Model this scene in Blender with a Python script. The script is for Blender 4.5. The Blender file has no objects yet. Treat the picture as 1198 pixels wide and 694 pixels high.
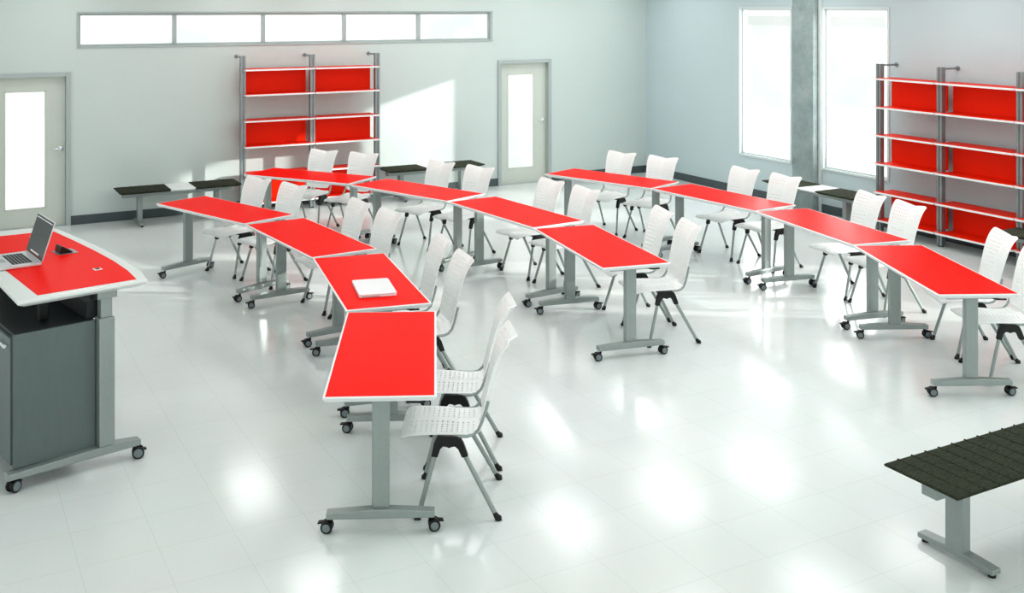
import bpy, bmesh, math, random
from math import sin, cos, pi, radians, sqrt
from mathutils import Vector, Matrix
random.seed(3)
S = bpy.context.scene
COL = S.collection

# ------------------------------------------------------------------ materials
def newmat(name):
    m = bpy.data.materials.new(name); m.use_nodes = True
    nt = m.node_tree; b = nt.nodes['Principled BSDF']
    return m, nt, b
def lin(c):
    return tuple(((v / 12.92) if v <= 0.04045 else ((v + 0.055) / 1.055) ** 2.4) for v in c)
def mat(name, rgb, rough=0.5, metal=0.0, noise=0.0, nscale=20.0, bump=0.0, bscale=60.0, coat=0.0, spec=0.5, stretch=None):
    m, nt, b = newmat(name)
    c = lin(rgb)
    b.inputs['Base Color'].default_value = (*c, 1)
    b.inputs['Roughness'].default_value = rough
    b.inputs['Metallic'].default_value = metal
    b.inputs['Coat Weight'].default_value = coat
    b.inputs['Specular IOR Level'].default_value = spec
    if noise > 0 or bump > 0:
        tc = nt.nodes.new('ShaderNodeTexCoord')
        mp = nt.nodes.new('ShaderNodeMapping')
        nt.links.new(tc.outputs['Object'], mp.inputs[0])
        if stretch: mp.inputs['Scale'].default_value = stretch
        if noise > 0:
            n = nt.nodes.new('ShaderNodeTexNoise'); n.inputs['Scale'].default_value = nscale; n.inputs['Detail'].default_value = 5
            nt.links.new(mp.outputs[0], n.inputs[0])
            r = nt.nodes.new('ShaderNodeValToRGB')
            r.color_ramp.elements[0].position = .3; r.color_ramp.elements[1].position = .7
            r.color_ramp.elements[0].color = (*[v * (1 - noise) for v in c], 1)
            r.color_ramp.elements[1].color = (*[min(1, v * (1 + noise)) for v in c], 1)
            nt.links.new(n.outputs[0], r.inputs[0]); nt.links.new(r.outputs[0], b.inputs['Base Color'])
        if bump > 0:
            n2 = nt.nodes.new('ShaderNodeTexNoise'); n2.inputs['Scale'].default_value = bscale
            nt.links.new(mp.outputs[0], n2.inputs[0])
            bp = nt.nodes.new('ShaderNodeBump'); bp.inputs['Strength'].default_value = bump; bp.inputs['Distance'].default_value = .004
            nt.links.new(n2.outputs[0], bp.inputs['Height']); nt.links.new(bp.outputs[0], b.inputs['Normal'])
    return m

M = {}
M['wall'] = mat('painted_wall', (.815, .852, .84), .6, noise=.012, nscale=1.2, bump=.03, bscale=180)
M['wall_r'] = mat('painted_wall_cool', (.785, .838, .85), .6, noise=.012, nscale=1.2)
M['ceil'] = mat('ceiling_paint', (.86, .885, .875), .8, noise=.01, nscale=3)
M['base'] = mat('dark_baseboard', (.33, .37, .38), .45, noise=.05, nscale=8)
M['frame'] = mat('grey_frame_paint', (.70, .735, .73), .4, noise=.01, nscale=6)
M['frame_l'] = mat('light_window_frame', (.86, .885, .88), .4, noise=.01, nscale=6)
M['door'] = mat('door_paint', (.83, .85, .815), .45, noise=.012, nscale=3)
M['chrome'] = mat('satin_chrome', (.86, .88, .88), .22, 1.0, noise=.02, nscale=40)
M['red'] = mat('red_laminate', (1.0, .07, .01), .36, noise=.02, nscale=60, spec=.04)
M['redshelf'] = mat('red_shelf_laminate', (.95, .19, .06), .45, noise=.02, nscale=60, spec=.15)
M['edge'] = mat('white_edge_band', (.94, .95, .95), .35, noise=.01, nscale=30)
M['silver'] = mat('silver_powder_coat', (.62, .65, .642), .34, .42, noise=.03, nscale=50, bump=.02, bscale=400)
M['upright'] = mat('brushed_aluminium', (.60, .63, .635), .42, .6, noise=.05, nscale=60, stretch=(1, 1, .05))
M['plastic'] = mat('white_polypropylene', (.955, .96, .955), .35, noise=.008, nscale=40)
M['black'] = mat('black_plastic', (.06, .065, .065), .42, noise=.1, nscale=30)
M['rubber'] = mat('black_rubber', (.09, .095, .1), .6, noise=.1, nscale=50)
M['hub'] = mat('grey_wheel_hub', (.50, .54, .55), .4, noise=.04, nscale=60)
M['cab'] = mat('slate_cabinet_laminate', (.40, .445, .445), .42, noise=.03, nscale=30, stretch=(1, 1, .2))
M['cabd'] = mat('dark_cabinet_top', (.17, .19, .195), .4, noise=.04, nscale=20)
M['desk'] = mat('white_desk_laminate', (.90, .915, .905), .3, noise=.02, nscale=90)
M['lapt'] = mat('laptop_aluminium', (.86, .87, .88), .3, .2, noise=.01, nscale=40)
M['laptw'] = mat('white_laptop_shell', (.96, .955, .965), .22, noise=.01, nscale=40, coat=.4)
M['screen'] = mat('dark_glossy_screen', (.045, .05, .055), .12, noise=.1, nscale=3)
M['key'] = mat('dark_laptop_keys', (.14, .15, .16), .5, noise=.05, nscale=60)
M['insert'] = mat('white_laminate_insert', (.965, .97, .97), .3, noise=.01, nscale=60)

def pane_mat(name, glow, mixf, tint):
    """hazy glass: part clear, part blotchy glow painted in for the daylight behind"""
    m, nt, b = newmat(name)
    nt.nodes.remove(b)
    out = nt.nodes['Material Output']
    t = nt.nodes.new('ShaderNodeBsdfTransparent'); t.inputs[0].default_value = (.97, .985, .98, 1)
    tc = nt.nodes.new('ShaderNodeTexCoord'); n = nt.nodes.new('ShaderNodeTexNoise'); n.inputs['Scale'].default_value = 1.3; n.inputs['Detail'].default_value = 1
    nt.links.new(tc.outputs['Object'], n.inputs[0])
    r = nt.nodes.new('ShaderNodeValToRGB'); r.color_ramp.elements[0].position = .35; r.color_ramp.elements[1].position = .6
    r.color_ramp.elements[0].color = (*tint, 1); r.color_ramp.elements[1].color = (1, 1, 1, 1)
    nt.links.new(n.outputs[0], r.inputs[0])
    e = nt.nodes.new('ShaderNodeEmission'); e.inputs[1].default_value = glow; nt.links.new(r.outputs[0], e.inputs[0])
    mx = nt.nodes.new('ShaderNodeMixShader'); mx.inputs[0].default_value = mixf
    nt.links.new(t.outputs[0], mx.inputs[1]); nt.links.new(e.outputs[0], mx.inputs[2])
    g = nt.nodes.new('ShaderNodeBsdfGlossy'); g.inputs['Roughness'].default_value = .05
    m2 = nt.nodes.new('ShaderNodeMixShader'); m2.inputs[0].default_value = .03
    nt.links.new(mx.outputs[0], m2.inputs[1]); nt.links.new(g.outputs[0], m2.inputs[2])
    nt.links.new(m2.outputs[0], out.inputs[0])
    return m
M['pane'] = pane_mat('hazy_glowing_glass', .72, .45, (.9, .94, .92))
M['frost'] = pane_mat('frosted_glowing_glass', .80, .9, (.72, .79, .76))

def concrete():
    m, nt, b = newmat('raw_concrete')
    tc = nt.nodes.new('ShaderNodeTexCoord')
    n = nt.nodes.new('ShaderNodeTexNoise'); n.inputs['Scale'].default_value = 4; n.inputs['Detail'].default_value = 9; n.inputs['Roughness'].default_value = .7
    nt.links.new(tc.outputs['Object'], n.inputs[0])
    r = nt.nodes.new('ShaderNodeValToRGB'); r.color_ramp.elements[0].position = .3; r.color_ramp.elements[1].position = .72
    r.color_ramp.elements[0].color = (*lin((.52, .575, .575)), 1); r.color_ramp.elements[1].color = (*lin((.68, .73, .725)), 1)
    nt.links.new(n.outputs[0], r.inputs[0]); nt.links.new(r.outputs[0], b.inputs['Base Color'])
    b.inputs['Roughness'].default_value = .75
    return m
M['concrete'] = concrete()

def floor_mat():
    m, nt, b = newmat('polished_floor_tile')
    tc = nt.nodes.new('ShaderNodeTexCoord')
    mp = nt.nodes.new('ShaderNodeMapping')
    mp.inputs['Location'].default_value = (-1.42, -4.31, 0)
    nt.links.new(tc.outputs['Object'], mp.inputs[0])
    br = nt.nodes.new('ShaderNodeTexBrick')
    br.offset = 0; br.offset_frequency = 2; br.squash = 1
    br.inputs['Scale'].default_value = 1
    br.inputs['Brick Width'].default_value = .381; br.inputs['Row Height'].default_value = .3785
    br.inputs['Mortar Size'].default_value = .0018; br.inputs['Mortar Smooth'].default_value = .3
    br.inputs['Color1'].default_value = (*lin((.90, .916, .911)), 1)
    br.inputs['Color2'].default_value = (*lin((.906, .922, .917)), 1)
    br.inputs['Mortar'].default_value = (*lin((.845, .87, .86)), 1)
    nt.links.new(mp.outputs[0], br.inputs[0])
    n = nt.nodes.new('ShaderNodeTexNoise'); n.inputs['Scale'].default_value = 1.1; n.inputs['Detail'].default_value = 3
    nt.links.new(tc.outputs['Object'], n.inputs[0])
    mx = nt.nodes.new('ShaderNodeMix'); mx.data_type = 'RGBA'; mx.blend_type = 'MULTIPLY'; mx.inputs[0].default_value = .06
    nt.links.new(br.outputs['Color'], mx.inputs[6]); nt.links.new(n.outputs['Color'], mx.inputs[7])
    nt.links.new(mx.outputs[2], b.inputs['Base Color'])
    b.inputs['Roughness'].default_value = .1
    b.inputs['Specular IOR Level'].default_value = .62
    mr = nt.nodes.new('ShaderNodeMapRange'); mr.inputs[3].default_value = .11; mr.inputs[4].default_value = .17
    nt.links.new(n.outputs[0], mr.inputs[0]); nt.links.new(mr.outputs[0], b.inputs['Roughness'])
    bp = nt.nodes.new('ShaderNodeBump'); bp.inputs['Strength'].default_value = .25; bp.inputs['Distance'].default_value = .002; bp.invert = True
    nt.links.new(br.outputs['Fac'], bp.inputs['Height']); nt.links.new(bp.outputs[0], b.inputs['Normal'])
    return m
M['floor'] = floor_mat()

def fabric():
    m, nt, b = newmat('dark_olive_woven_fabric')
    tc = nt.nodes.new('ShaderNodeTexCoord')
    mp = nt.nodes.new('ShaderNodeMapping'); mp.inputs['Scale'].default_value = (1.6, 9, 4)
    nt.links.new(tc.outputs['Object'], mp.inputs[0])
    n = nt.nodes.new('ShaderNodeTexNoise'); n.inputs['Scale'].default_value = 22; n.inputs['Detail'].default_value = 8; n.inputs['Roughness'].default_value = .75
    nt.links.new(mp.outputs[0], n.inputs[0])
    r = nt.nodes.new('ShaderNodeValToRGB'); r.color_ramp.elements[0].position = .38; r.color_ramp.elements[1].position = .72
    r.color_ramp.elements[0].color = (*lin((.155, .17, .135)), 1); r.color_ramp.elements[1].color = (*lin((.33, .345, .28)), 1)
    nt.links.new(n.outputs[0], r.inputs[0]); nt.links.new(r.outputs[0], b.inputs['Base Color'])
    b.inputs['Roughness'].default_value = .9; b.inputs['Specular IOR Level'].default_value = .2
    bp = nt.nodes.new('ShaderNodeBump'); bp.inputs['Strength'].default_value = .5; bp.inputs['Distance'].default_value = .004
    nt.links.new(n.outputs[0], bp.inputs['Height']); nt.links.new(bp.outputs[0], b.inputs['Normal'])
    return m
M['fabric'] = fabric()
M['ground'] = mat('pale_outdoor_paving', (.9, .92, .91), .8, noise=.05, nscale=.6)
M['pav'] = mat('pale_mint_render', (.86, .93, .90), .8, noise=.03, nscale=.6)
M['pavroof'] = mat('grey_green_fascia', (.62, .67, .64), .8, noise=.03, nscale=.6)

# ------------------------------------------------------------------ mesh helpers
def box(bm, x0, x1, y0, y1, z0, z1, mi=0, mtx=None):
    vs = [bm.verts.new(Vector(p)) for p in ((x0,y0,z0),(x1,y0,z0),(x1,y1,z0),(x0,y1,z0),(x0,y0,z1),(x1,y0,z1),(x1,y1,z1),(x0,y1,z1))]
    if mtx:
        for v in vs: v.co = mtx @ v.co
    for f in ((0,3,2,1),(4,5,6,7),(0,1,5,4),(1,2,6,5),(2,3,7,6),(3,0,4,7)):
        bm.faces.new([vs[i] for i in f]).material_index = mi
def prism(bm, pts, z0, z1, mi=0, mtx=None):
    """extrude an outline (list of 2D points, ccw) from z0 to z1; mtx maps to place"""
    a = [bm.verts.new(Vector((p[0], p[1], z0))) for p in pts]; b = [bm.verts.new(Vector((p[0], p[1], z1))) for p in pts]
    if mtx:
        for v in a + b: v.co = mtx @ v.co
    n = len(pts)
    bm.faces.new(list(reversed(a))).material_index = mi; bm.faces.new(b).material_index = mi
    for i in range(n): bm.faces.new([a[i], a[(i+1)%n], b[(i+1)%n], b[i]]).material_index = mi
def loft(bm, loops, cap=True):
    """loops: lists of 3D points with equal length"""
    L = [[bm.verts.new(Vector(p)) for p in lp] for lp in loops]
    n = len(L[0])
    for A, B in zip(L, L[1:]):
        for i in range(n): bm.faces.new([A[i], A[(i+1)%n], B[(i+1)%n], B[i]])
    if cap:
        bm.faces.new(list(reversed(L[0]))); bm.faces.new(L[-1])
def tube(bm, pts, r, seg=10, ry=None, up=(1,0,0)):
    """sweep an ellipse (r along 'up'-side, ry other) along pts; r may be a list"""
    P = [Vector(p) for p in pts]; loops = []
    for i, p in enumerate(P):
        t = (P[min(i+1, len(P)-1)] - P[max(i-1, 0)]).normalized()
        u = Vector(up); u = (u - t * u.dot(t)).normalized(); w = t.cross(u)
        ra = r[i] if isinstance(r, (list, tuple)) else r
        rb = (ry[i] if isinstance(ry, (list, tuple)) else ry) if ry else ra
        loops.append([p + u * (ra * cos(2*pi*k/seg)) + w * (rb * sin(2*pi*k/seg)) for k in range(seg)])
    loft(bm, loops)
def disc(bm, c, axis, prof, seg=20):
    """lathe: prof = [(offset along axis, radius)]"""
    ax = Vector(axis).normalized(); a = ax.orthogonal().normalized(); b = ax.cross(a); c = Vector(c)
    loft(bm, [[c + ax*o + a*(r*cos(2*pi*k/seg)) + b*(r*sin(2*pi*k/seg)) for k in range(seg)] for o, r in prof])
def obj(name, bm, mats, parent=None, smooth=False, bevel=0.0, solid=0.0, bseg=2, angle=40):
    bmesh.ops.recalc_face_normals(bm, faces=bm.faces)
    me = bpy.data.meshes.new(name); bm.to_mesh(me); bm.free()
    for m in (mats if isinstance(mats, (list, tuple)) else [mats]): me.materials.append(m)
    if smooth:
        for p in me.polygons: p.use_smooth = True
        me.set_sharp_from_angle(angle=radians(angle))
    o = bpy.data.objects.new(name, me); COL.objects.link(o)
    if parent: o.parent = parent
    if solid:
        s = o.modifiers.new('thickness', 'SOLIDIFY'); s.thickness = solid; s.offset = 0
        e = o.modifiers.new('crisp rims', 'EDGE_SPLIT'); e.split_angle = radians(50)
    if bevel:
        b = o.modifiers.new('bevel', 'BEVEL'); b.width = bevel; b.segments = bseg; b.limit_method = 'ANGLE'; b.angle_limit = radians(40)
    return o
def B(): return bmesh.new()
def bx(name, dims, m, parent=None, bevel=0.0):
    bm = B(); box(bm, *dims); return obj(name, bm, m, parent, bevel=bevel)
def thing(name, label, cat, loc=(0,0,0), rz=0.0, group=None):
    o = bpy.data.objects.new(name, None); COL.objects.link(o)
    o.empty_display_size = .1; o.location = loc; o.rotation_euler = (0, 0, rz)
    o['label'] = label; o['category'] = cat
    if group: o['group'] = group
    return o
def tag(o, label, cat, group=None):
    o['label'] = label; o['category'] = cat
    if group: o['group'] = group
    return o
def struct(o): o['kind'] = 'structure'; return o
def dup(root, loc, rz, label, group=None):
    def cp(o, par):
        c = o.copy(); COL.objects.link(c)
        if par: c.parent = par
        for ch in o.children: cp(ch, c)
        return c
    kids = cp(root, None); kids.location = loc; kids.rotation_euler = (0, 0, rz); kids['label'] = label
    if group: kids['group'] = group
    return kids

# ------------------------------------------------------------------ the room
XW, YW, HC = 10.57, 14.05, 3.3          # right wall plane, back wall plane, ceiling height
XL, YF = -3.0, -5.0
T = .13
struct(bx('floor', (XL, XW+T, YF, YW+T, -.1, 0), M['floor']))
struct(bx('ceiling', (XL, XW+T, YF, YW+T, HC, HC+.12), M['ceil']))
struct(bx('ground_outside', (-40, 60, -40, 60, -.5, -.12), M['ground']))

def wall_grid(name, us, zs, holes, place, m):
    """wall built from cells us x zs, leaving out hole rectangles (u0,u1,z0,z1)"""
    bm = B()
    us = sorted(set(us + [h[0] for h in holes] + [h[1] for h in holes])); zs = sorted(set(zs + [h[2] for h in holes] + [h[3] for h in holes]))
    for u0, u1 in zip(us, us[1:]):
        for z0, z1 in zip(zs, zs[1:]):
            uc, zc = (u0+u1)/2, (z0+z1)/2
            if any(h[0] < uc < h[1] and h[2] < zc < h[3] for h in holes): continue
            box(bm, *place(u0, u1, z0, z1))
    bmesh.ops.remove_doubles(bm, verts=bm.verts, dist=1e-5)
    # drop interior faces shared by neighbouring cells
    seen = {}
    for f in bm.faces: seen.setdefault(tuple(sorted(v.index for v in f.verts)), []).append(f)
    bm.verts.index_update(); seen = {}
    for f in bm.faces: seen.setdefault(tuple(sorted(v.index for v in f.verts)), []).append(f)
    kill = [f for fs in seen.values() if len(fs) > 1 for f in fs]
    bmesh.ops.delete(bm, geom=kill, context='FACES')
    return struct(obj(name, bm, m))

D1 = (.636, 1.596); D2 = (7.745, 8.705); DT = 1.93
CL = (1.692, 7.638, 2.245, 2.668)
wall_grid('wall_back', [XL, XW+T], [0, HC],
          [(D1[0]+.02, D1[1]-.02, 0, DT-.02), (D2[0]+.02, D2[1]-.02, 0, DT-.02), CL],
          lambda a, b, c, d: (a, b, YW, YW+T, c, d), M['wall'])
WINS = [(10.756, 11.772), (9.10, 10.154), (5.75, 6.75), (4.35, 5.35), (.68, 2.52), (-2.12, -.28)]  # last two openings are unseen, added to house the foreground fill lamps
WZ = (.60, 2.72)
wall_grid('wall_right', [YF, YW], [0, HC], [(a, b, *WZ) for a, b in WINS],
          lambda a, b, c, d: (XW, XW+T, a, b, c, d), M['wall_r'])
# baseboards
def bb(name, dims): struct(bx(name, dims, M['base'], bevel=.004))
bb('baseboard_back_left', (XL, D1[0]-.0, YW-.014, YW, 0, .115))
bb('baseboard_back', (D1[1], D2[0], YW-.014, YW, 0, .115))
bb('baseboard_back_right', (D2[1], XW, YW-.014, YW, 0, .115))
bb('baseboard_right_far', (XW-.014, XW, 10.62, YW-.014, 0, .115))
bb('baseboard_right', (XW-.014, XW, YF, 10.215, 0, .115))
# concrete pillar, with the narrow painted pilaster beside it
bm = B(); box(bm, XW-.12, XW, 10.225, 10.61, 0, HC)
struct(obj('trim_1', bm, M['concrete'], bevel=.012))
struct(bx('trim_2', (XW-.03, XW, 10.172, 10.222, .0, HC), M['frame_l'], bevel=.004))

# right wall windows
def wall_window(n, y0, y1):
    bm = B(); d = .055; w = .016; x0 = XW+d-.015; x1 = XW+d+.02; z0, z1 = WZ
    box(bm, x0, x1, y0, y0+w, z0, z1); box(bm, x0, x1, y1-w, y1, z0, z1)
    box(bm, x0, x1, y0+w, y1-w, z0, z0+w); box(bm, x0, x1, y0+w, y1-w, z1-w, z1)
    w_ = struct(obj('window_%d' % n, bm, M['frame_l'], bevel=.004))
    bx('pane', (XW+d, XW+d+.006, y0+w, y1-w, z0+w, z1-w), M['frost'] if n > 4 else M['pane'], w_)  # the added windows are frosted to hold back the sun
    bm = B(); t = .03
    box(bm, XW-.012, XW+.002, y0-t, y0, z0-t, z1+t); box(bm, XW-.012, XW+.002, y1, y1+t, z0-t, z1+t)
    box(bm, XW-.012, XW+.002, y0, y1, z1, z1+t); box(bm, XW-.018, XW+.002, y0, y1, z0-t, z0)
    obj('window_trim', bm, M['frame_l'], w_, bevel=.003)
    return w_
for i, (a, b) in enumerate(WINS): wall_window(i+1, a, b)

# clerestory strip
bm = B(); y0, y1 = YW+.05, YW+.10; w = .028
x0, x1, z0, z1 = CL
box(bm, x0, x1, y0, y1, z0, z0+w); box(bm, x0, x1, y0, y1, z1-w, z1)
box(bm, x0, x0+w, y0, y1, z0+w, z1-w); box(bm, x1-w, x1, y0, y1, z0+w, z1-w)
MU = [2.885, 4.08, 5.258, 6.423]
for u in MU: box(bm, u-.025, u+.025, y0-.04, y1, z0+w, z1-w)
cw = struct(obj('window_7', bm, M['frame'], bevel=.003))
us = [x0+w] + MU + [x1-w]
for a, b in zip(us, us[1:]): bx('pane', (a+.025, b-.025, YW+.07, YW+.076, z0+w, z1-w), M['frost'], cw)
bm = B(); t = .022
box(bm, x0-t, x1+t, YW-.01, YW+.002, z1, z1+t); box(bm, x0-t, x1+t, YW-.012, YW+.002, z0-t, z0)
box(bm, x0-t, x0, YW-.01, YW+.002, z0, z1); box(bm, x1, x1+t*.6, YW-.01, YW+.002, z0, z1)
obj('window_trim', bm, M['frame'], cw, bevel=.002)

# doors
def door(n, a, b):
    bm = B(); w = .055
    box(bm, a, a+w, YW-.03, YW+.11, 0, DT); box(bm, b-w, b, YW-.03, YW+.11, 0, DT); box(bm, a+w, b-w, YW-.03, YW+.14, DT-w, DT)
    d = struct(obj('door_%d' % n, bm, M['frame'], bevel=.004))
    g0, g1, h0, h1 = a+.205, b-.285, .235, 1.70
    bm = B(); ya, yb = YW+.055, YW+.10
    p0, p1, q1 = a+w+.003, b-w-.003, DT-w-.003
    box(bm, p0, g0, ya, yb, .008, q1); box(bm, g1, p1, ya, yb, .008, q1)
    box(bm, g0, g1, ya, yb, .008, h0); box(bm, g0, g1, ya, yb, h1, q1)
    dp = obj('door_panel', bm, M['door'], d)
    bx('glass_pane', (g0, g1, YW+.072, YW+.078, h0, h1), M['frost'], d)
    bm = B(); t = .012
    box(bm, g0, g0+t, ya-.006, ya+.01, h0, h1); box(bm, g1-t, g1, ya-.006, ya+.01, h0, h1)
    box(bm, g0, g1, ya-.006, ya+.01, h0, h0+t); box(bm, g0, g1, ya-.006, ya+.01, h1-t, h1)
    obj('glazing_bead', bm, M['door'], d)
    bm = B(); hx = b-.115
    disc(bm, (hx, ya, .965), (0,-1,0), [(0,.036),(.008,.036),(.012,.03),(.014,.012),(.045,.012)], 20)
    tube(bm, [(hx, ya-.045, .965), (hx-.03, ya-.05, .967), (hx-.075, ya-.05, .964), (hx-.115, ya-.042, .958)], [.013,.012,.011,.009], 10, up=(0,0,1))
    obj('door_handle', bm, M['chrome'], d, smooth=True)
    bx('threshold', (a+w, b-w, YW-.01, YW+.14, 0, .008), M['frame'], d)
door(1, *D1); door(2, *D2)

# pale pavilion outside
pv = thing('garden_pavilion', 'pale mint building with grey flat roof seen blurred through the right windows', 'building', (25.5, 23.55, -.12))
bx('wall', (-1.4, 1.5, -2.7, 2.7, 0, 2.28), M['pav'], pv)
bx('flat_roof', (-1.5, 1.6, -2.8, 2.8, 2.28, 2.58), M['pavroof'], pv)

# ------------------------------------------------------------------ casters (shared mesh data)
def caster_parts(parent, x, y, turn, zc=.032, r=.031, plate=.085):
    """twin-wheel caster hanging from z=plate at x,y"""
    bm = B()
    ca, sa = cos(turn), sin(turn)
    ax = Vector((-sa, ca, 0)); fw = Vector((ca, sa, 0)); c = Vector((x, y, 0)) - fw*.022
    tube(bm, [(x, y, plate), (x, y, .055)], .009, 8)
    def loc3(f, a, z): return c + fw*f + ax*a + Vector((0,0,z))
    # hood between and over the wheels
    loops = []
    for a in (-.009, .009):
        loops.append([loc3(f, a, z) for f, z in ((-.026,.03),(-.022,.052),(-.006,.064),(.012,.064),(.026,.056),(.03,.03),(.01,.02),(-.012,.02))])
    loft(bm, loops)
    # brake lever
    loops = [[loc3(f, a, z) for f, z in ((-.05,.046),(-.048,.054),(-.018,.058),(-.018,.05))] for a in (-.014, .014)]
    loft(bm, loops)
    c_ = obj('caster', bm, M['black'], parent, smooth=True, angle=30)
    for s in (-1, 1):
        bm = B()
        cc = c + ax*(s*.018) + Vector((0,0,zc))
        n0 = len(bm.faces)
        disc(bm, cc, ax*s, [(-.008,.012),(-.008,r-.004),(-.006,r),(.006,r),(.009,r-.004),(.009,r-.010)], 20)
        k = len(bm.faces)
        disc(bm, cc, ax*s, [(.007,r-.009),(.0105,r-.010),(.0115,.006)], 20)
        bm.faces.ensure_lookup_table()
        for f in bm.faces[k:]: f.material_index = 1
        obj('wheel', bm, [M['rubber'], M['hub']], c_, smooth=True, angle=30)
    return c_

# ------------------------------------------------------------------ tables
TL, TW, TH = 1.502, .587, .745
def make_table(loc, rz, label):
    t = thing('training_table', label, 'table', loc, rz, None)
    # white-edged top, slightly undercut
    bm = B()
    def ring(ix, z): return [(-TL/2+ix,-TW/2+ix,z),(TL/2-ix,-TW/2+ix,z),(TL/2-ix,TW/2-ix,z),(-TL/2+ix,TW/2-ix,z)]
    loft(bm, [ring(.03, TH-.034), ring(.014, TH-.026), ring(.001, TH-.009), ring(0, TH-.007), ring(0, TH-.002), ring(.002, TH)])
    top = obj('tabletop', bm, M['edge'], t, bevel=.0015)
    bx('red_laminate_surface', (-TL/2+.013, TL/2-.013, -TW/2+.013, TW/2-.013, TH-.004, TH+.0012), M['red'], top)
    for s in (-1, 1):
        x = s*.625
        bm = B(); box(bm, x-.026, x+.026, -.046, .046, .122, TH-.034)
        c = obj('column', bm, M['silver'], t, bevel=.008, bseg=3)
        bm = B(); box(bm, x-.045, x+.045, -.19, .19, TH-.055, TH-.034)
        obj('mounting_plate', bm, M['silver'], c, bevel=.003)
        # tapered foot bar
        bm = B(); hw = .03; e = .283; x = s*.642
        prof = [(-e,.078),(-e,.112),(-.05,.126),(.05,.126),(e,.112),(e,.078)]
        loops = [[(x+q*hw, y, z) for y, z in prof] for q in (-1, 1)]
        loft(bm, loops)
        fb = obj('foot_bar', bm, M['silver'], t, bevel=.005)
        for ys in (-1, 1):
            caster_parts(t, x, ys*.258, radians(-90*ys + random.uniform(-30, 30)), plate=.080)
    bm = B(); box(bm, -.58, .58, -.02, .02, TH-.085, TH-.045)
    obj('support_beam', bm, M['silver'], t, bevel=.004)
    bm = B(); tube(bm, [(.66, .12, TH-.045), (.69, .16, TH-.052), (.70, .22, TH-.05)], .006, 8, up=(0,0,1))
    obj('release_lever', bm, M['black'], t, smooth=True)
    return t
TABLES = [  # row, x, y, angle
    (1, 2.596, 10.352, -69.6), (1, 2.943, 8.775, -85.3), (1, 2.865, 7.187, -100.55), (1, 2.375, 5.658, -115.4),
    (2, 4.021, 11.928, -54.7), (2, 4.749, 10.477, -69.3), (2, 5.087, 8.910, -85.4), (2, 4.995, 7.310, -100.7),
    (3, 7.080, 10.101, -70.1), (3, 7.413, 8.556, -85.5), (3, 7.312, 6.969, -101.0), (3, 6.803, 5.462, -116.0)]
ROW = {1: 'left', 2: 'middle', 3: 'right'}
POS = ['farthest from the camera', 'second from the far end', 'third from the far end', 'nearest the camera']
TLAB = []
for i, (r, x, y, a) in enumerate(TABLES):
    TLAB.append('the %s row\'s table %s' % (ROW[r], POS[i % 4]))
def tab_label(i):
    r = TABLES[i][0]
    if i == 2: return 'red-topped mobile table carrying a closed white laptop in the left row'
    return 'red-topped mobile table, %s of the %s curved row' % (
        ['farthest', 'second from the far end', 'third from the far end', 'nearest'][i % 4], ROW[r])
t0 = None; table_objs = []
for i, (r, x, y, a) in enumerate(TABLES):
    if t0 is None: t0 = make_table((x, y, 0), radians(a), tab_label(i)); t0['group'] = 'red tables of the left curved row'; o = t0
    else: o = dup(t0, (x, y, 0), radians(a), tab_label(i), 'red tables of the %s curved row' % ROW[r])
    table_objs.append(o)

# ------------------------------------------------------------------ chairs
def interp(tab, t):
    for (a, *va), (b, *vb) in zip(tab, tab[1:]):
        if t <= b:
            k = (t-a)/(b-a); k2 = k
            return [p+(q-p)*k2 for p, q in zip(va, vb)]
    return list(tab[-1][1:])
def smooth_tab(tab, n=40):
    """Catmull-Rom resample of a (t, v...) table"""
    pts = [Vector(p + (0,)*(4-len(p))) if len(p) < 4 else Vector(p[:4]) for p in tab]
    out = []
    for i in range(len(pts)-1):
        p0 = pts[max(i-1,0)]; p1 = pts[i]; p2 = pts[i+1]; p3 = pts[min(i+2, len(pts)-1)]
        for k in range(n//(len(pts)-1)):
            t = k/(n//(len(pts)-1))
            out.append(tuple(.5*((2*p1)+(-p0+p2)*t+(2*p0-5*p1+4*p2-p3)*t*t+(-p0+3*p1-3*p2+p3)*t**3)))
    out.append(tuple(pts[-1])); return out
def cols(edge, mid, n, duty):
    """breakpoints in s (-1..1) for n holes per wing; returns list and set of hole cell indices"""
    half = [mid]; span = 1-edge-mid; pitch = span/n
    marks = [(0, False)] if False else []
    pos = []      # (s0,s1,is_hole)
    pos.append((0, mid, False))
    s = mid
    for k in range(n):
        g = pitch*(1-duty)/2
        pos += [(s, s+g, False), (s+g, s+g+pitch*duty, True), (s+g+pitch*duty, s+pitch, False)]; s += pitch
    pos += [(s, (s+1)/2+edge*.15, False), ((s+1)/2+edge*.15, 1, False)]
    cells = [(-b, -a, h) for a, b, h in reversed(pos)] + pos
    merged = []
    for c in cells:
        if merged and not c[2] and not merged[-1][2] and (c[1]-merged[-1][0]) < .035: merged[-1] = (merged[-1][0], c[1], False)
        else: merged.append(c)
    return merged
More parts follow.
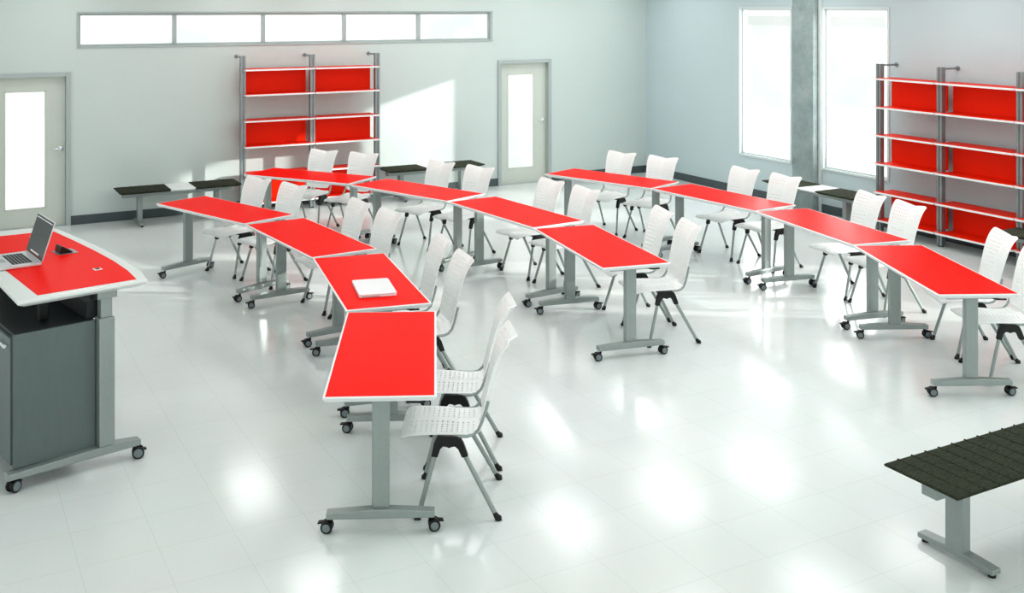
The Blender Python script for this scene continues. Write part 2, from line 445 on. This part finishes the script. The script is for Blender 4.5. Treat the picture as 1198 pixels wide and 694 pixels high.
def shell(name, fn, ncol, nrow, edge_s, mid_s, duty_s, t0_, t1_, duty_t, m, parent, thick):
    cs = cols(edge_s, mid_s, ncol, duty_s)
    rows = []; p = (t1_-t0_)/nrow; t = 0.0
    n_pre = 4
    for k in range(n_pre): rows.append((t0_*k/n_pre, t0_*(k+1)/n_pre, False))
    for k in range(nrow):
        a = t0_+k*p; g = p*(1-duty_t)/2
        rows += [(a, a+g, False), (a+g, a+p-g, True), (a+p-g, a+p, False)]
    for k in range(n_pre): rows.append((t1_+(1-t1_)*k/n_pre, t1_+(1-t1_)*(k+1)/n_pre, False))
    mr = []
    for c in rows:
        if len(mr) > n_pre and not c[2] and not mr[-1][2] and c[0] <= t1_-1e-6: mr[-1] = (mr[-1][0], c[1], False)
        else: mr.append(c)
    rows = mr
    sv = [cs[0][0]] + [c[1] for c in cs]; tv = [rows[0][0]] + [r[1] for r in rows]
    bm = B(); V = [[bm.verts.new(fn(s, t)) for s in sv] for t in tv]
    for j, r in enumerate(rows):
        for i, c in enumerate(cs):
            if r[2] and c[2]: continue
            bm.faces.new([V[j][i], V[j][i+1], V[j+1][i+1], V[j+1][i]])
    return obj(name, bm, m, parent, smooth=True, solid=thick, angle=14 if name == 'backrest' else 60)

BACK = smooth_tab([(0,.118,.492),(.2,.142,.585),(.45,.170,.705),(.7,.202,.818),(.88,.238,.898),(1,.272,.947)])
def back_fn(s, t):
    y, z = interp([b[:3] for b in BACK], t)
    hw = .168 + .040*t**.8
    if t < .12: hw *= .86 + .14*sqrt(max(0, 1-(1-t/.12)**2))
    a = abs(s)
    rec = .054*(1-a**1.02)                       # the two wings fold back to a crease
    z -= (.036*(1-a)**1.25)*max(0, (t-.55)/.45)**1.5   # dip of the top edge at the crease
    z += .012*(1-a**2)*max(0, 1-t/.12)*-1
    if t > .8: z -= .012*((t-.8)/.2)**2*max(0, (a-.82)/.18)**2.2
    return Vector((s*hw, y + rec*(.35+.65*t), z))
SEAT = smooth_tab([(0,-.312,.424),(.07,-.295,.436),(.2,-.24,.446),(.5,-.10,.447),(.78,.03,.441),(.93,.10,.450),(1,.130,.462)])
def seat_fn(s, t):
    y, z = interp([b[:3] for b in SEAT], t)
    hw = .212 - .03*t
    if t < .1: hw *= .9 + .1*sqrt(max(0, 1-(1-t/.1)**2))
    if t > .92: hw *= 1 - .12*((t-.92)/.08)**2
    a = abs(s)
    z += -.010*sin(pi*min(1, a*1.0))*(1 if a < 1 else 0) - .010*a**6
    return Vector((s*hw, y, z))
def make_chair(loc, rz, label):
    c = thing('stacking_chair', label, 'chair', loc, rz)
    shell('backrest', back_fn, 6, 12, .12, .09, .30, .10, .94, .24, M['plastic'], c, .005)
    shell('seat', seat_fn, 5, 13, .12, .10, .36, .12, .92, .32, M['plastic'], c, .005)
    for s in (-1, 1):
        bm = B()
        out = [(-.142,.322),(-.128,.392),(-.112,.424),(-.09,.433),(-.005,.433),(.018,.42),(.034,.392),(.058,.325),(.024,.318),(.004,.362),(-.014,.378),(-.034,.374),(-.046,.368),(-.058,.374),(-.078,.378),(-.094,.362),(-.108,.318)]
        loops = [[(s*x, y, z) for y, z in out] for x in (.183, .214)]
        loft(bm, loops)
        obj('leg_bracket', bm, M['black'], c, bevel=.004)
        for nm, pa, pb in (('front', (.199,-.122,.335), (.238,-.207,.022)), ('rear', (.199,.036,.335), (.238,.209,.022))):
            bm = B(); a = Vector((s*pa[0], pa[1], pa[2])); b = Vector((s*pb[0], pb[1], pb[2]))
            tube(bm, [a, a.lerp(b,.5), b], .0095, 12, ry=.0135, up=(1,0,0))
            lg = obj('leg', bm, M['silver'], c, smooth=True, angle=50)
            d = (b-a).normalized(); bm = B()
            e = b + d*(.022/abs(d.z)); h = b - d*.018
            tube(bm, [h, b, Vector((e.x, e.y, .012)), Vector((e.x+s*.003, e.y, 0.0))], [.0125,.015,.019,.019], 12, up=(1,0,0))
            obj('foot_glide', bm, M['black'], lg, smooth=True, angle=50)
        bm = B()
        tube(bm, [(s*.196,-.02,.428),(s*.196,.05,.428),(s*.196,.085,.437),(s*.194,.112,.462),(s*.188,.132,.505),(s*.178,.152,.56),(s*.172,.166,.61)], .0105, 10, ry=.0085, up=(1,0,0))
        obj('back_support', bm, M['silver'], c, smooth=True, angle=60)
    bm = B()
    box(bm, -.185, .185, -.11, .015, .412, .431)
    obj('under_seat_frame', bm, M['black'], c, bevel=.006)
    return c
# near chair along, far chair along, distance behind table centre line, turn
CHV = {0:(.28,-.32,.40,0), 1:(.28,-.32,.40,0), 2:(.28,-.32,.40,0), 3:(.295,-.305,.42,-4), 4:(.29,-.31,.47,0), 5:(.29,-.31,.48,0),
       6:(.24,-.345,.465,0), 7:(.24,-.345,.475,-4), 8:(.26,-.34,.475,0), 9:(.24,-.345,.475,0), 10:(.20,-.345,.475,0), 11:(.22,-.34,.46,-4)}
c0 = None
for i, (r, x, y, a) in enumerate(TABLES):
    un, uf, v, tw = CHV[i]
    for k, u in enumerate((uf, un)):
        A = radians(a)
        vv = v + (.042 if k == 0 and tw else 0)
        px = x + u*cos(A) - vv*sin(A); py = y + u*sin(A) + vv*cos(A)
        rz = A + radians(tw)
        where = ['farthest table', 'second table from the far end', 'third table from the far end', 'nearest table'][i % 4]
        lab = '%s white perforated chair at the %s of the %s row' % (['farther', 'nearer'][k], where, ROW[r])
        g = 'white chairs along the %s row' % ROW[r]
        if c0 is None: c0 = make_chair((px, py, 0), rz, lab); c0['group'] = g
        else: dup(c0, (px, py, 0), rz, lab, g)

# ------------------------------------------------------------------ closed laptop on the third left table
lx, ly, la = 2.865, 7.187, radians(-100.55)
def tl(u, v): return (lx+u*cos(la)-v*sin(la), ly+u*sin(la)+v*cos(la))
px, py = tl(.31, -.014)
lp = thing('closed_laptop', 'closed white laptop lying on the red table third in the left row', 'laptop', (px, py, TH+.0014), la + radians(-3))
def rrect(w, h, r, n=5):
    pts = []
    for cx_, cy_, a0 in ((w/2-r, h/2-r, 0), (-w/2+r, h/2-r, 90), (-w/2+r, -h/2+r, 180), (w/2-r, -h/2+r, 270)):
        for k in range(n+1):
            a = radians(a0+90*k/n); pts.append((cx_+r*cos(a), cy_+r*sin(a)))
    return pts
bm = B(); prism(bm, rrect(.40, .265, .02), .002, .015); obj('base', bm, M['laptw'], lp, bevel=.002)
bm = B(); prism(bm, rrect(.40, .265, .02), .0165, .026); obj('lid', bm, M['laptw'], lp, bevel=.003)
bm = B()
for k in range(7): box(bm, .199, .2012, -.11+k*.018, -.099+k*.018, .006, .011)
obj('side_port', bm, M['key'], lp)

# ------------------------------------------------------------------ shelving units
def shelving(name, label, loc, rz, ups, zs, ztop, front_to_wall):
    """local frame: x along the wall, y=0 the shelf front, +y towards the wall"""
    t = thing(name, label, 'shelving', loc, rz)
    for u in ups:
        bm = B()
        # extruded aluminium upright with a recessed groove
        w = .035; y0, y1 = .095, .16
        out = [(-w,y0),(-.008,y0),(-.008,y0+.012),(.008,y0+.012),(.008,y0),(w,y0),(w,y1),(-w,y1)]
        prism(bm, [(u+p[0], p[1]) for p in out], .012, ztop)
        up = obj('upright', bm, M['upright'], t, bevel=.002)
        bm = B(); disc(bm, (u, .128, 0), (0,0,1), [(0,.03),(.012,.03)], 16); obj('levelling_foot', bm, M['black'], up, smooth=True, angle=40)
        bm = B(); tube(bm, [(u, .15, ztop-.02), (u, front_to_wall-.008, ztop-.02)], .012, 10, up=(0,0,1))
        disc(bm, (u, front_to_wall-.010, ztop-.02), (0,1,0), [(0,.028),(.01,.028)], 16)
        obj('wall_bracket', bm, M['upright'], up, smooth=True, angle=40)
    for a, b in zip(ups, ups[1:]):
        for k, z in enumerate(zs):
            bm = B(); d = .30
            pts = [(a+.006, .012), (a+.018, 0), (b-.018, 0), (b-.006, .012), (b-.006, .093), (b-.037, .093), (b-.037, d), (a+.037, d), (a+.037, .093), (a+.006, .093)]
            prism(bm, pts, z-.012, z+.010)
            sh = obj('shelf', bm, M['edge'], t, bevel=.0015)
            bm = B(); pts2 = [(p[0]+(.004 if p[0] < (a+b)/2 else -.004), max(p[1], .006)) for p in pts]
            prism(bm, pts2, z+.009, z+.0115); obj('red_shelf_surface', bm, M['redshelf'], sh)
        for k in range(0, len(zs), 2):
            bx('back_panel', (a+.037, b-.037, .285, .299, zs[k+1]+.0116, zs[k]-.0122), M['redshelf'], t)
    return t
zb = [1.912, 1.578, 1.232, .890, .520, .140]
shelving('shelving_unit', 'red and white two-bay open shelving with silver uprights on the back wall', (0, 13.6, 0), 0, [3.70, 4.66, 5.615], zb, 2.10, YW-13.6)
zr = [1.876, 1.529, 1.187, .845, .499, .163]
# right wall: local x runs towards the camera, local +y towards the wall (world +X)
shelving('shelving_unit', 'red and white open shelving with silver uprights along the right wall', (10.15, 8.963, 0), radians(-90), [0, .868, 1.862, 2.79], zr, 2.058, XW-10.15)

# ------------------------------------------------------------------ benches
def bench(label, loc, rz, full=False, width=.46, first=None):
    """local: x along 1.53 m length centred, y across"""
    t = thing('waiting_bench', label, 'bench', loc, rz)
    Lb = 1.53; W = width; zt = .45
    def slab(name, a, b, m, ridges=False, thick=.035, z=zt):
        bm = B()
        tip = .03
        n = max(1, int(round((b-a)/.1)))
        # pad with bevelled underside, welts across it
        def ring(ix, zz): return [(a+(ix if a < -Lb/2+.01 else 0), -W/2+ix, zz), (b-(ix if b > Lb/2-.01 else 0), -W/2+ix, zz), (b-(ix if b > Lb/2-.01 else 0), W/2-ix, zz), (a+(ix if a < -Lb/2+.01 else 0), W/2-ix, zz)]
        loft(bm, [ring(.05, z-thick), ring(.004, z-.014), ring(0, z-.008), ring(.006, z)])
        if ridges:
            for k in range(1, n):
                xx = a+(b-a)*k/n
                box(bm, xx-.0035, xx+.0035, -W/2-.001, W/2+.001, z-.012, z+.003)
        return obj(name, bm, m, t, bevel=.002)
    if full: slab('seat_cushion', -Lb/2, Lb/2, M['fabric'], True)
    else:
        slab('seat_cushion', -Lb/2, -Lb/2+.625, M['fabric'], True)
        slab('table_insert', -Lb/2+.629, -Lb/2+.935, M['insert'], False, z=zt-.004)
        slab('seat_cushion', -Lb/2+.939, Lb/2, M['fabric'], True)
    bx('beam', (-Lb/2+.07, Lb/2-.07, -.045, .045, zt-.10, zt-.034), M['silver'], t, bevel=.004)
    for s in (-1, 1):
        x = s*(Lb/2-.28)
        bx('column', (x-.03, x+.03, -.05, .05, .052, zt-.10), M['silver'], t, bevel=.003)
        bm = B()
        prof = [(-.215,.02),(-.215,.045),(-.05,.055),(.05,.055),(.215,.045),(.215,.02)]
        loft(bm, [[(x+q*.032, y, z) for y, z in prof] for q in (-1, 1)])
        fb = obj('foot_bar', bm, M['silver'], t, bevel=.004)
        for ys in (-1, 1):
            bm = B(); disc(bm, (x, ys*.19, 0), (0,0,1), [(0,.018),(.012,.018),(.013,.008),(.022,.008)], 14)
            obj('levelling_foot', bm, M['black'], fb, smooth=True, angle=40)
    return t
bench('dark cushioned bench with white insert on back wall between left door and shelving', (2.857, 13.69, 0), 0)
bench('dark cushioned bench with white insert on back wall between shelving and right door', (6.455, 13.70, 0), 0)
bench('dark cushioned bench with white insert by the concrete pillar under the windows', (10.01, 9.72, 0), radians(-90), width=.45)
bench('dark cushioned bench beside the right shelving at the frame edge', (9.86, 6.22, 0), radians(-90), full=True, width=.42)
bench('dark ribbed bench with silver T leg in the bottom right foreground', (5.02, 3.475, 0), 0, full=True, width=.43)

# ------------------------------------------------------------------ presenter desk
dk = thing('presenter_desk', 'tall mobile presenter desk with red inset top and grey cabinet at left edge', 'desk', (.598, 7.427, 0), radians(12.3))
DZ = 1.10
def crv(pts, n=5):
    out = []
    m = len(pts)
    for i in range(m):
        p0, p1, p2, p3 = (Vector(pts[(i+k) % m]) for k in (-1, 0, 1, 2))
        if pts[i][2] or pts[(i+1) % m][2]: out.append(tuple(p1[:2])); continue
        for k in range(n):
            t = k/n
            q = .5*((2*p1)+(-p0+p2)*t+(2*p0-5*p1+4*p2-p3)*t*t+(-p0+3*p1-3*p2+p3)*t**3); out.append((q.x, q.y))
    return out
OUT = [(-.375,-1.0),(.375,-1.0),(.425,-.78),(.455,-.4),(.467,0),(.462,.4),(.447,.82),(.42,.90),(.30,.98),(.098,1.026),(-.15,1.045),(-.375,1.0),(-.335,.5),(-.318,.1),(-.318,-.1),(-.335,-.5)]
def scaled(o, d):
    n = len(o); res = []
    for i in range(n):
        p = Vector(o[i]); a = (p-Vector(o[i-1])).normalized(); b = (Vector(o[(i+1) % n])-p).normalized()
        na = Vector((-a.y, a.x)); nb = Vector((-b.y, b.x)); nn = (na+nb).normalized(); k = d/max(.3, nn.dot(na)); res.append(tuple(p+nn*k))
    return res
bm = B()
o2 = scaled(OUT, .045); o1 = scaled(OUT, .004)
loft(bm, [[(p[0], p[1], DZ-.045) for p in o2], [(p[0], p[1], DZ-.022) for p in o1], [(p[0], p[1], DZ-.015) for p in OUT], [(p[0], p[1], DZ-.002) for p in OUT], [(p[0], p[1], DZ) for p in o1]])
dt = obj('desktop', bm, M['desk'], dk)
RIN = [(-.245,-.935),(.325,-.955),(.365,-.72),(.392,-.4),(.402,0),(.40,.4),(.392,.74),(.37,.775),(.26,.80),(.043,.835),(-.12,.84),(-.22,.83),(-.215,.4),(-.21,0),(-.218,-.3)]
bm = B(); prism(bm, RIN, DZ-.004, DZ+.0012); obj('red_inset', bm, M['red'], dt)
# cable grommets and flip-up power module
for (u, v) in ((.232, -.565), (.225, .655)):
    bm = B(); box(bm, u-.024, u+.024, v-.026, v+.026, DZ, DZ+.004); g = obj('cable_grommet', bm, M['insert'], dk, bevel=.001)
    bm = B(); box(bm, u-.012, u+.014, v-.016, v+.016, DZ+.0038, DZ+.006); obj('grommet_slot', bm, M['key'], g)
bm = B(); u, v = .235, .04; box(bm, u-.065, u+.065, v-.075, v+.075, DZ, DZ+.004); pm = obj('power_module', bm, M['upright'], dk, bevel=.001)
bm = B()
loft(bm, [[(u-.05, v+q, DZ+.004), (u+.035, v+q, DZ+.004), (u+.03, v+q, DZ+.012), (u-.03, v+q, DZ+.05), (u-.042, v+q, DZ+.048)] for q in (-.055, .055)])
obj('flip_lid', bm, M['black'], pm, bevel=.002)
# cabinet
cb = bx('cabinet_body', (-.352, .095, -.875, .875, .135, .868), M['cab'], dk, bevel=.003)
bx('cabinet_top', (-.356, .099, -.879, .879, .868, .885), M['cabd'], cb, bevel=.002)
bx('end_panel', (-.366, .098, -.899, -.879, .125, .885), M['cab'], cb, bevel=.002)
for k, (a, b) in enumerate(((-.875, -.29), (-.285, .285), (.29, .875))):
    d_ = bx('cabinet_door', (-.376, -.356, a+.003, b-.003, .14, .862), M['cab'], dk, bevel=.002)
    vy = b-.10 if k else -.77
    bm = B(); box(bm, -.40, -.376, vy-.06, vy+.06, .80, .822); obj('door_handle', bm, M['chrome'], d_, bevel=.003)
for s in (-1, 1):
    v = s*.91
    bx('lower_column', (.103, .197, v-.04, v+.04, .135, .90), M['silver'], dk, bevel=.006)
    bx('upper_column', (.115, .185, v-.03, v+.03, .90, DZ-.07), M['silver'], dk, bevel=.004)
    bx('column_bracket', (.09, .21, v-.045, v+.045, DZ-.085, DZ-.043), M['silver'], dk, bevel=.004)
    bx('bracket_cap', (.07, .09, v-.04, v+.04, DZ-.085, DZ-.043), M['black'], dk, bevel=.003)
    bm = B(); e0, e1 = -.41, .36
    prof = [(e0,.082),(e0,.118),(.10,.134),(.20,.134),(e1,.118),(e1,.082)]
    loft(bm, [[(x, v+q*.035, z) for x, z in prof] for q in (-1, 1)])
    obj('foot_bar', bm, M['silver'], dk, bevel=.005)
    for x in (e0+.025, e1-.03): caster_parts(dk, x, v, radians(205 if x < 0 else 160), plate=.085, r=.036, zc=.036)
bx('cross_beam', (.06, .15, -.86, .86, .8855, .99), M['cabd'], dk, bevel=.003)
bx('support_post', (-.16, -.11, -.70, -.65, .885, DZ-.045), M['black'], dk, bevel=.003)
bx('support_post', (-.16, -.11, .65, .70, .885, DZ-.045), M['black'], dk, bevel=.003)

# open laptop on the desk
lt = thing('open_laptop', 'open silver laptop with dark screen standing on the presenter desk', 'laptop', (.50, 7.40, DZ+.0014), radians(12.3))
_a = radians(12.3)
lt.location = (.598 + .013*cos(_a) + .032*sin(_a), 7.427 + .013*sin(_a) - .032*cos(_a), DZ+.0014)
lt.rotation_euler = (0, 0, radians(12.3-3.6))
bm = B(); prism(bm, [(p[0]-.132, p[1]) for p in rrect(.264, .41, .015)], .002, .016)
lb = obj('base', bm, M['lapt'], lt, bevel=.0015)
bm = B()
for i in range(6):
    for j in range(14):
        w = .0165 if i < 5 else .010
        box(bm, -.045-i*.0205-.0165, -.045-i*.0205, -.150+j*.0215, -.150+j*.0215+.018, .0155, .0172)
obj('keyboard', bm, M['key'], lb)
bm = B(); box(bm, -.245, -.178, -.055, .055, .0158, .0164); obj('trackpad', bm, M['frame'], lb)
th_ = math.atan2(.08, .245)
lid = Matrix.Translation((-.004, 0, .018)) @ Matrix.Rotation(th_, 4, 'Y')
bm = B(); prism(bm, [(p[1], p[0]) for p in [(a[0], a[1]+.129) for a in rrect(.41, .258, .015)]][::-1], 0, .007, mtx=lid @ Matrix(((0,0,1,0),(0,1,0,0),(1,0,0,0),(0,0,0,1))))
sc_ = obj('screen_lid', bm, M['lapt'], lt, bevel=.0015)
bm = B(); box(bm, -.0016, .0004, -.199, .199, .006, .252, mtx=lid); obj('display', bm, M['screen'], sc_)
bm = B(); box(bm, -.0024, -.0012, -.187, .187, .235, .241, mtx=lid)
box(bm, -.0024, -.0012, -.10, .10, .022, .032, mtx=lid); obj('menu_bar', bm, M['insert'], sc_)

# ------------------------------------------------------------------ light
W = bpy.data.worlds.new('bright_overcast_sky'); S.world = W; W.use_nodes = True
bg = W.node_tree.nodes['Background']; bg.inputs[0].default_value = (.965, 1.0, .99, 1); bg.inputs[1].default_value = .68
def lamp(name, kind, energy, color=(1,1,1), **kw):
    l = bpy.data.lights.new(name, kind); l.energy = energy; l.color = color
    for k, v in kw.items(): setattr(l, k, v)
    o = bpy.data.objects.new(name, l); COL.objects.link(o); return o
sun = lamp('low_sun', 'SUN', 9.0, (1, .985, .95), angle=radians(.9))
sun.rotation_euler = Vector((-1.57, 1.0, -.449)).to_track_quat('-Z', 'Y').to_euler()
for X in (1.4, 3.6, 5.1, 6.6, 8.1, 9.6):
    for Y in (5.2, 7.8, 10.3, 12.9):
        a = lamp('ceiling_panel_light', 'AREA', {5.2: 9.5, 7.8: 5.5, 10.3: 5.5, 12.9: 6.0}[Y], (.97, 1, 1), shape='RECTANGLE', size=.55, size_y=1.05)
        a.location = (X, Y, HC-.01)

for Y, e in ((-1.2, 30), (1.6, 22), (5.0, 9), (9.66, 11), (11.26, 11)):  # first two are fill added to brighten the foreground, set in the added windows
    a = lamp('window_daylight_fill', 'AREA', e, (.97, 1, 1), shape='RECTANGLE', size=1.9, size_y=1.6 if Y < 3 else .9)
    a.location = (XW+.03 if Y < 3.9 else XW+.05, Y, 1.7); a.rotation_euler = (radians(90), 0, radians(90)); a.rotation_euler = Vector((-1, 0, 0)).to_track_quat('-Z', 'X').to_euler()
# ------------------------------------------------------------------ camera
cd = bpy.data.cameras.new('camera'); cam = bpy.data.objects.new('camera', cd); COL.objects.link(cam)
cam.location = (0, 0, 2.75); cam.rotation_euler = (radians(90), 0, radians(-28.06))
cd.sensor_width = 36; cd.lens = 1220/1198*36
cd.shift_x = (599-565)/1198; cd.shift_y = -(347-8.2)/1198
cd.clip_end = 200
S.camera = cam
S.view_settings.view_transform = 'Standard'; S.view_settings.look = 'Medium High Contrast'
S.view_settings.exposure = 0.47
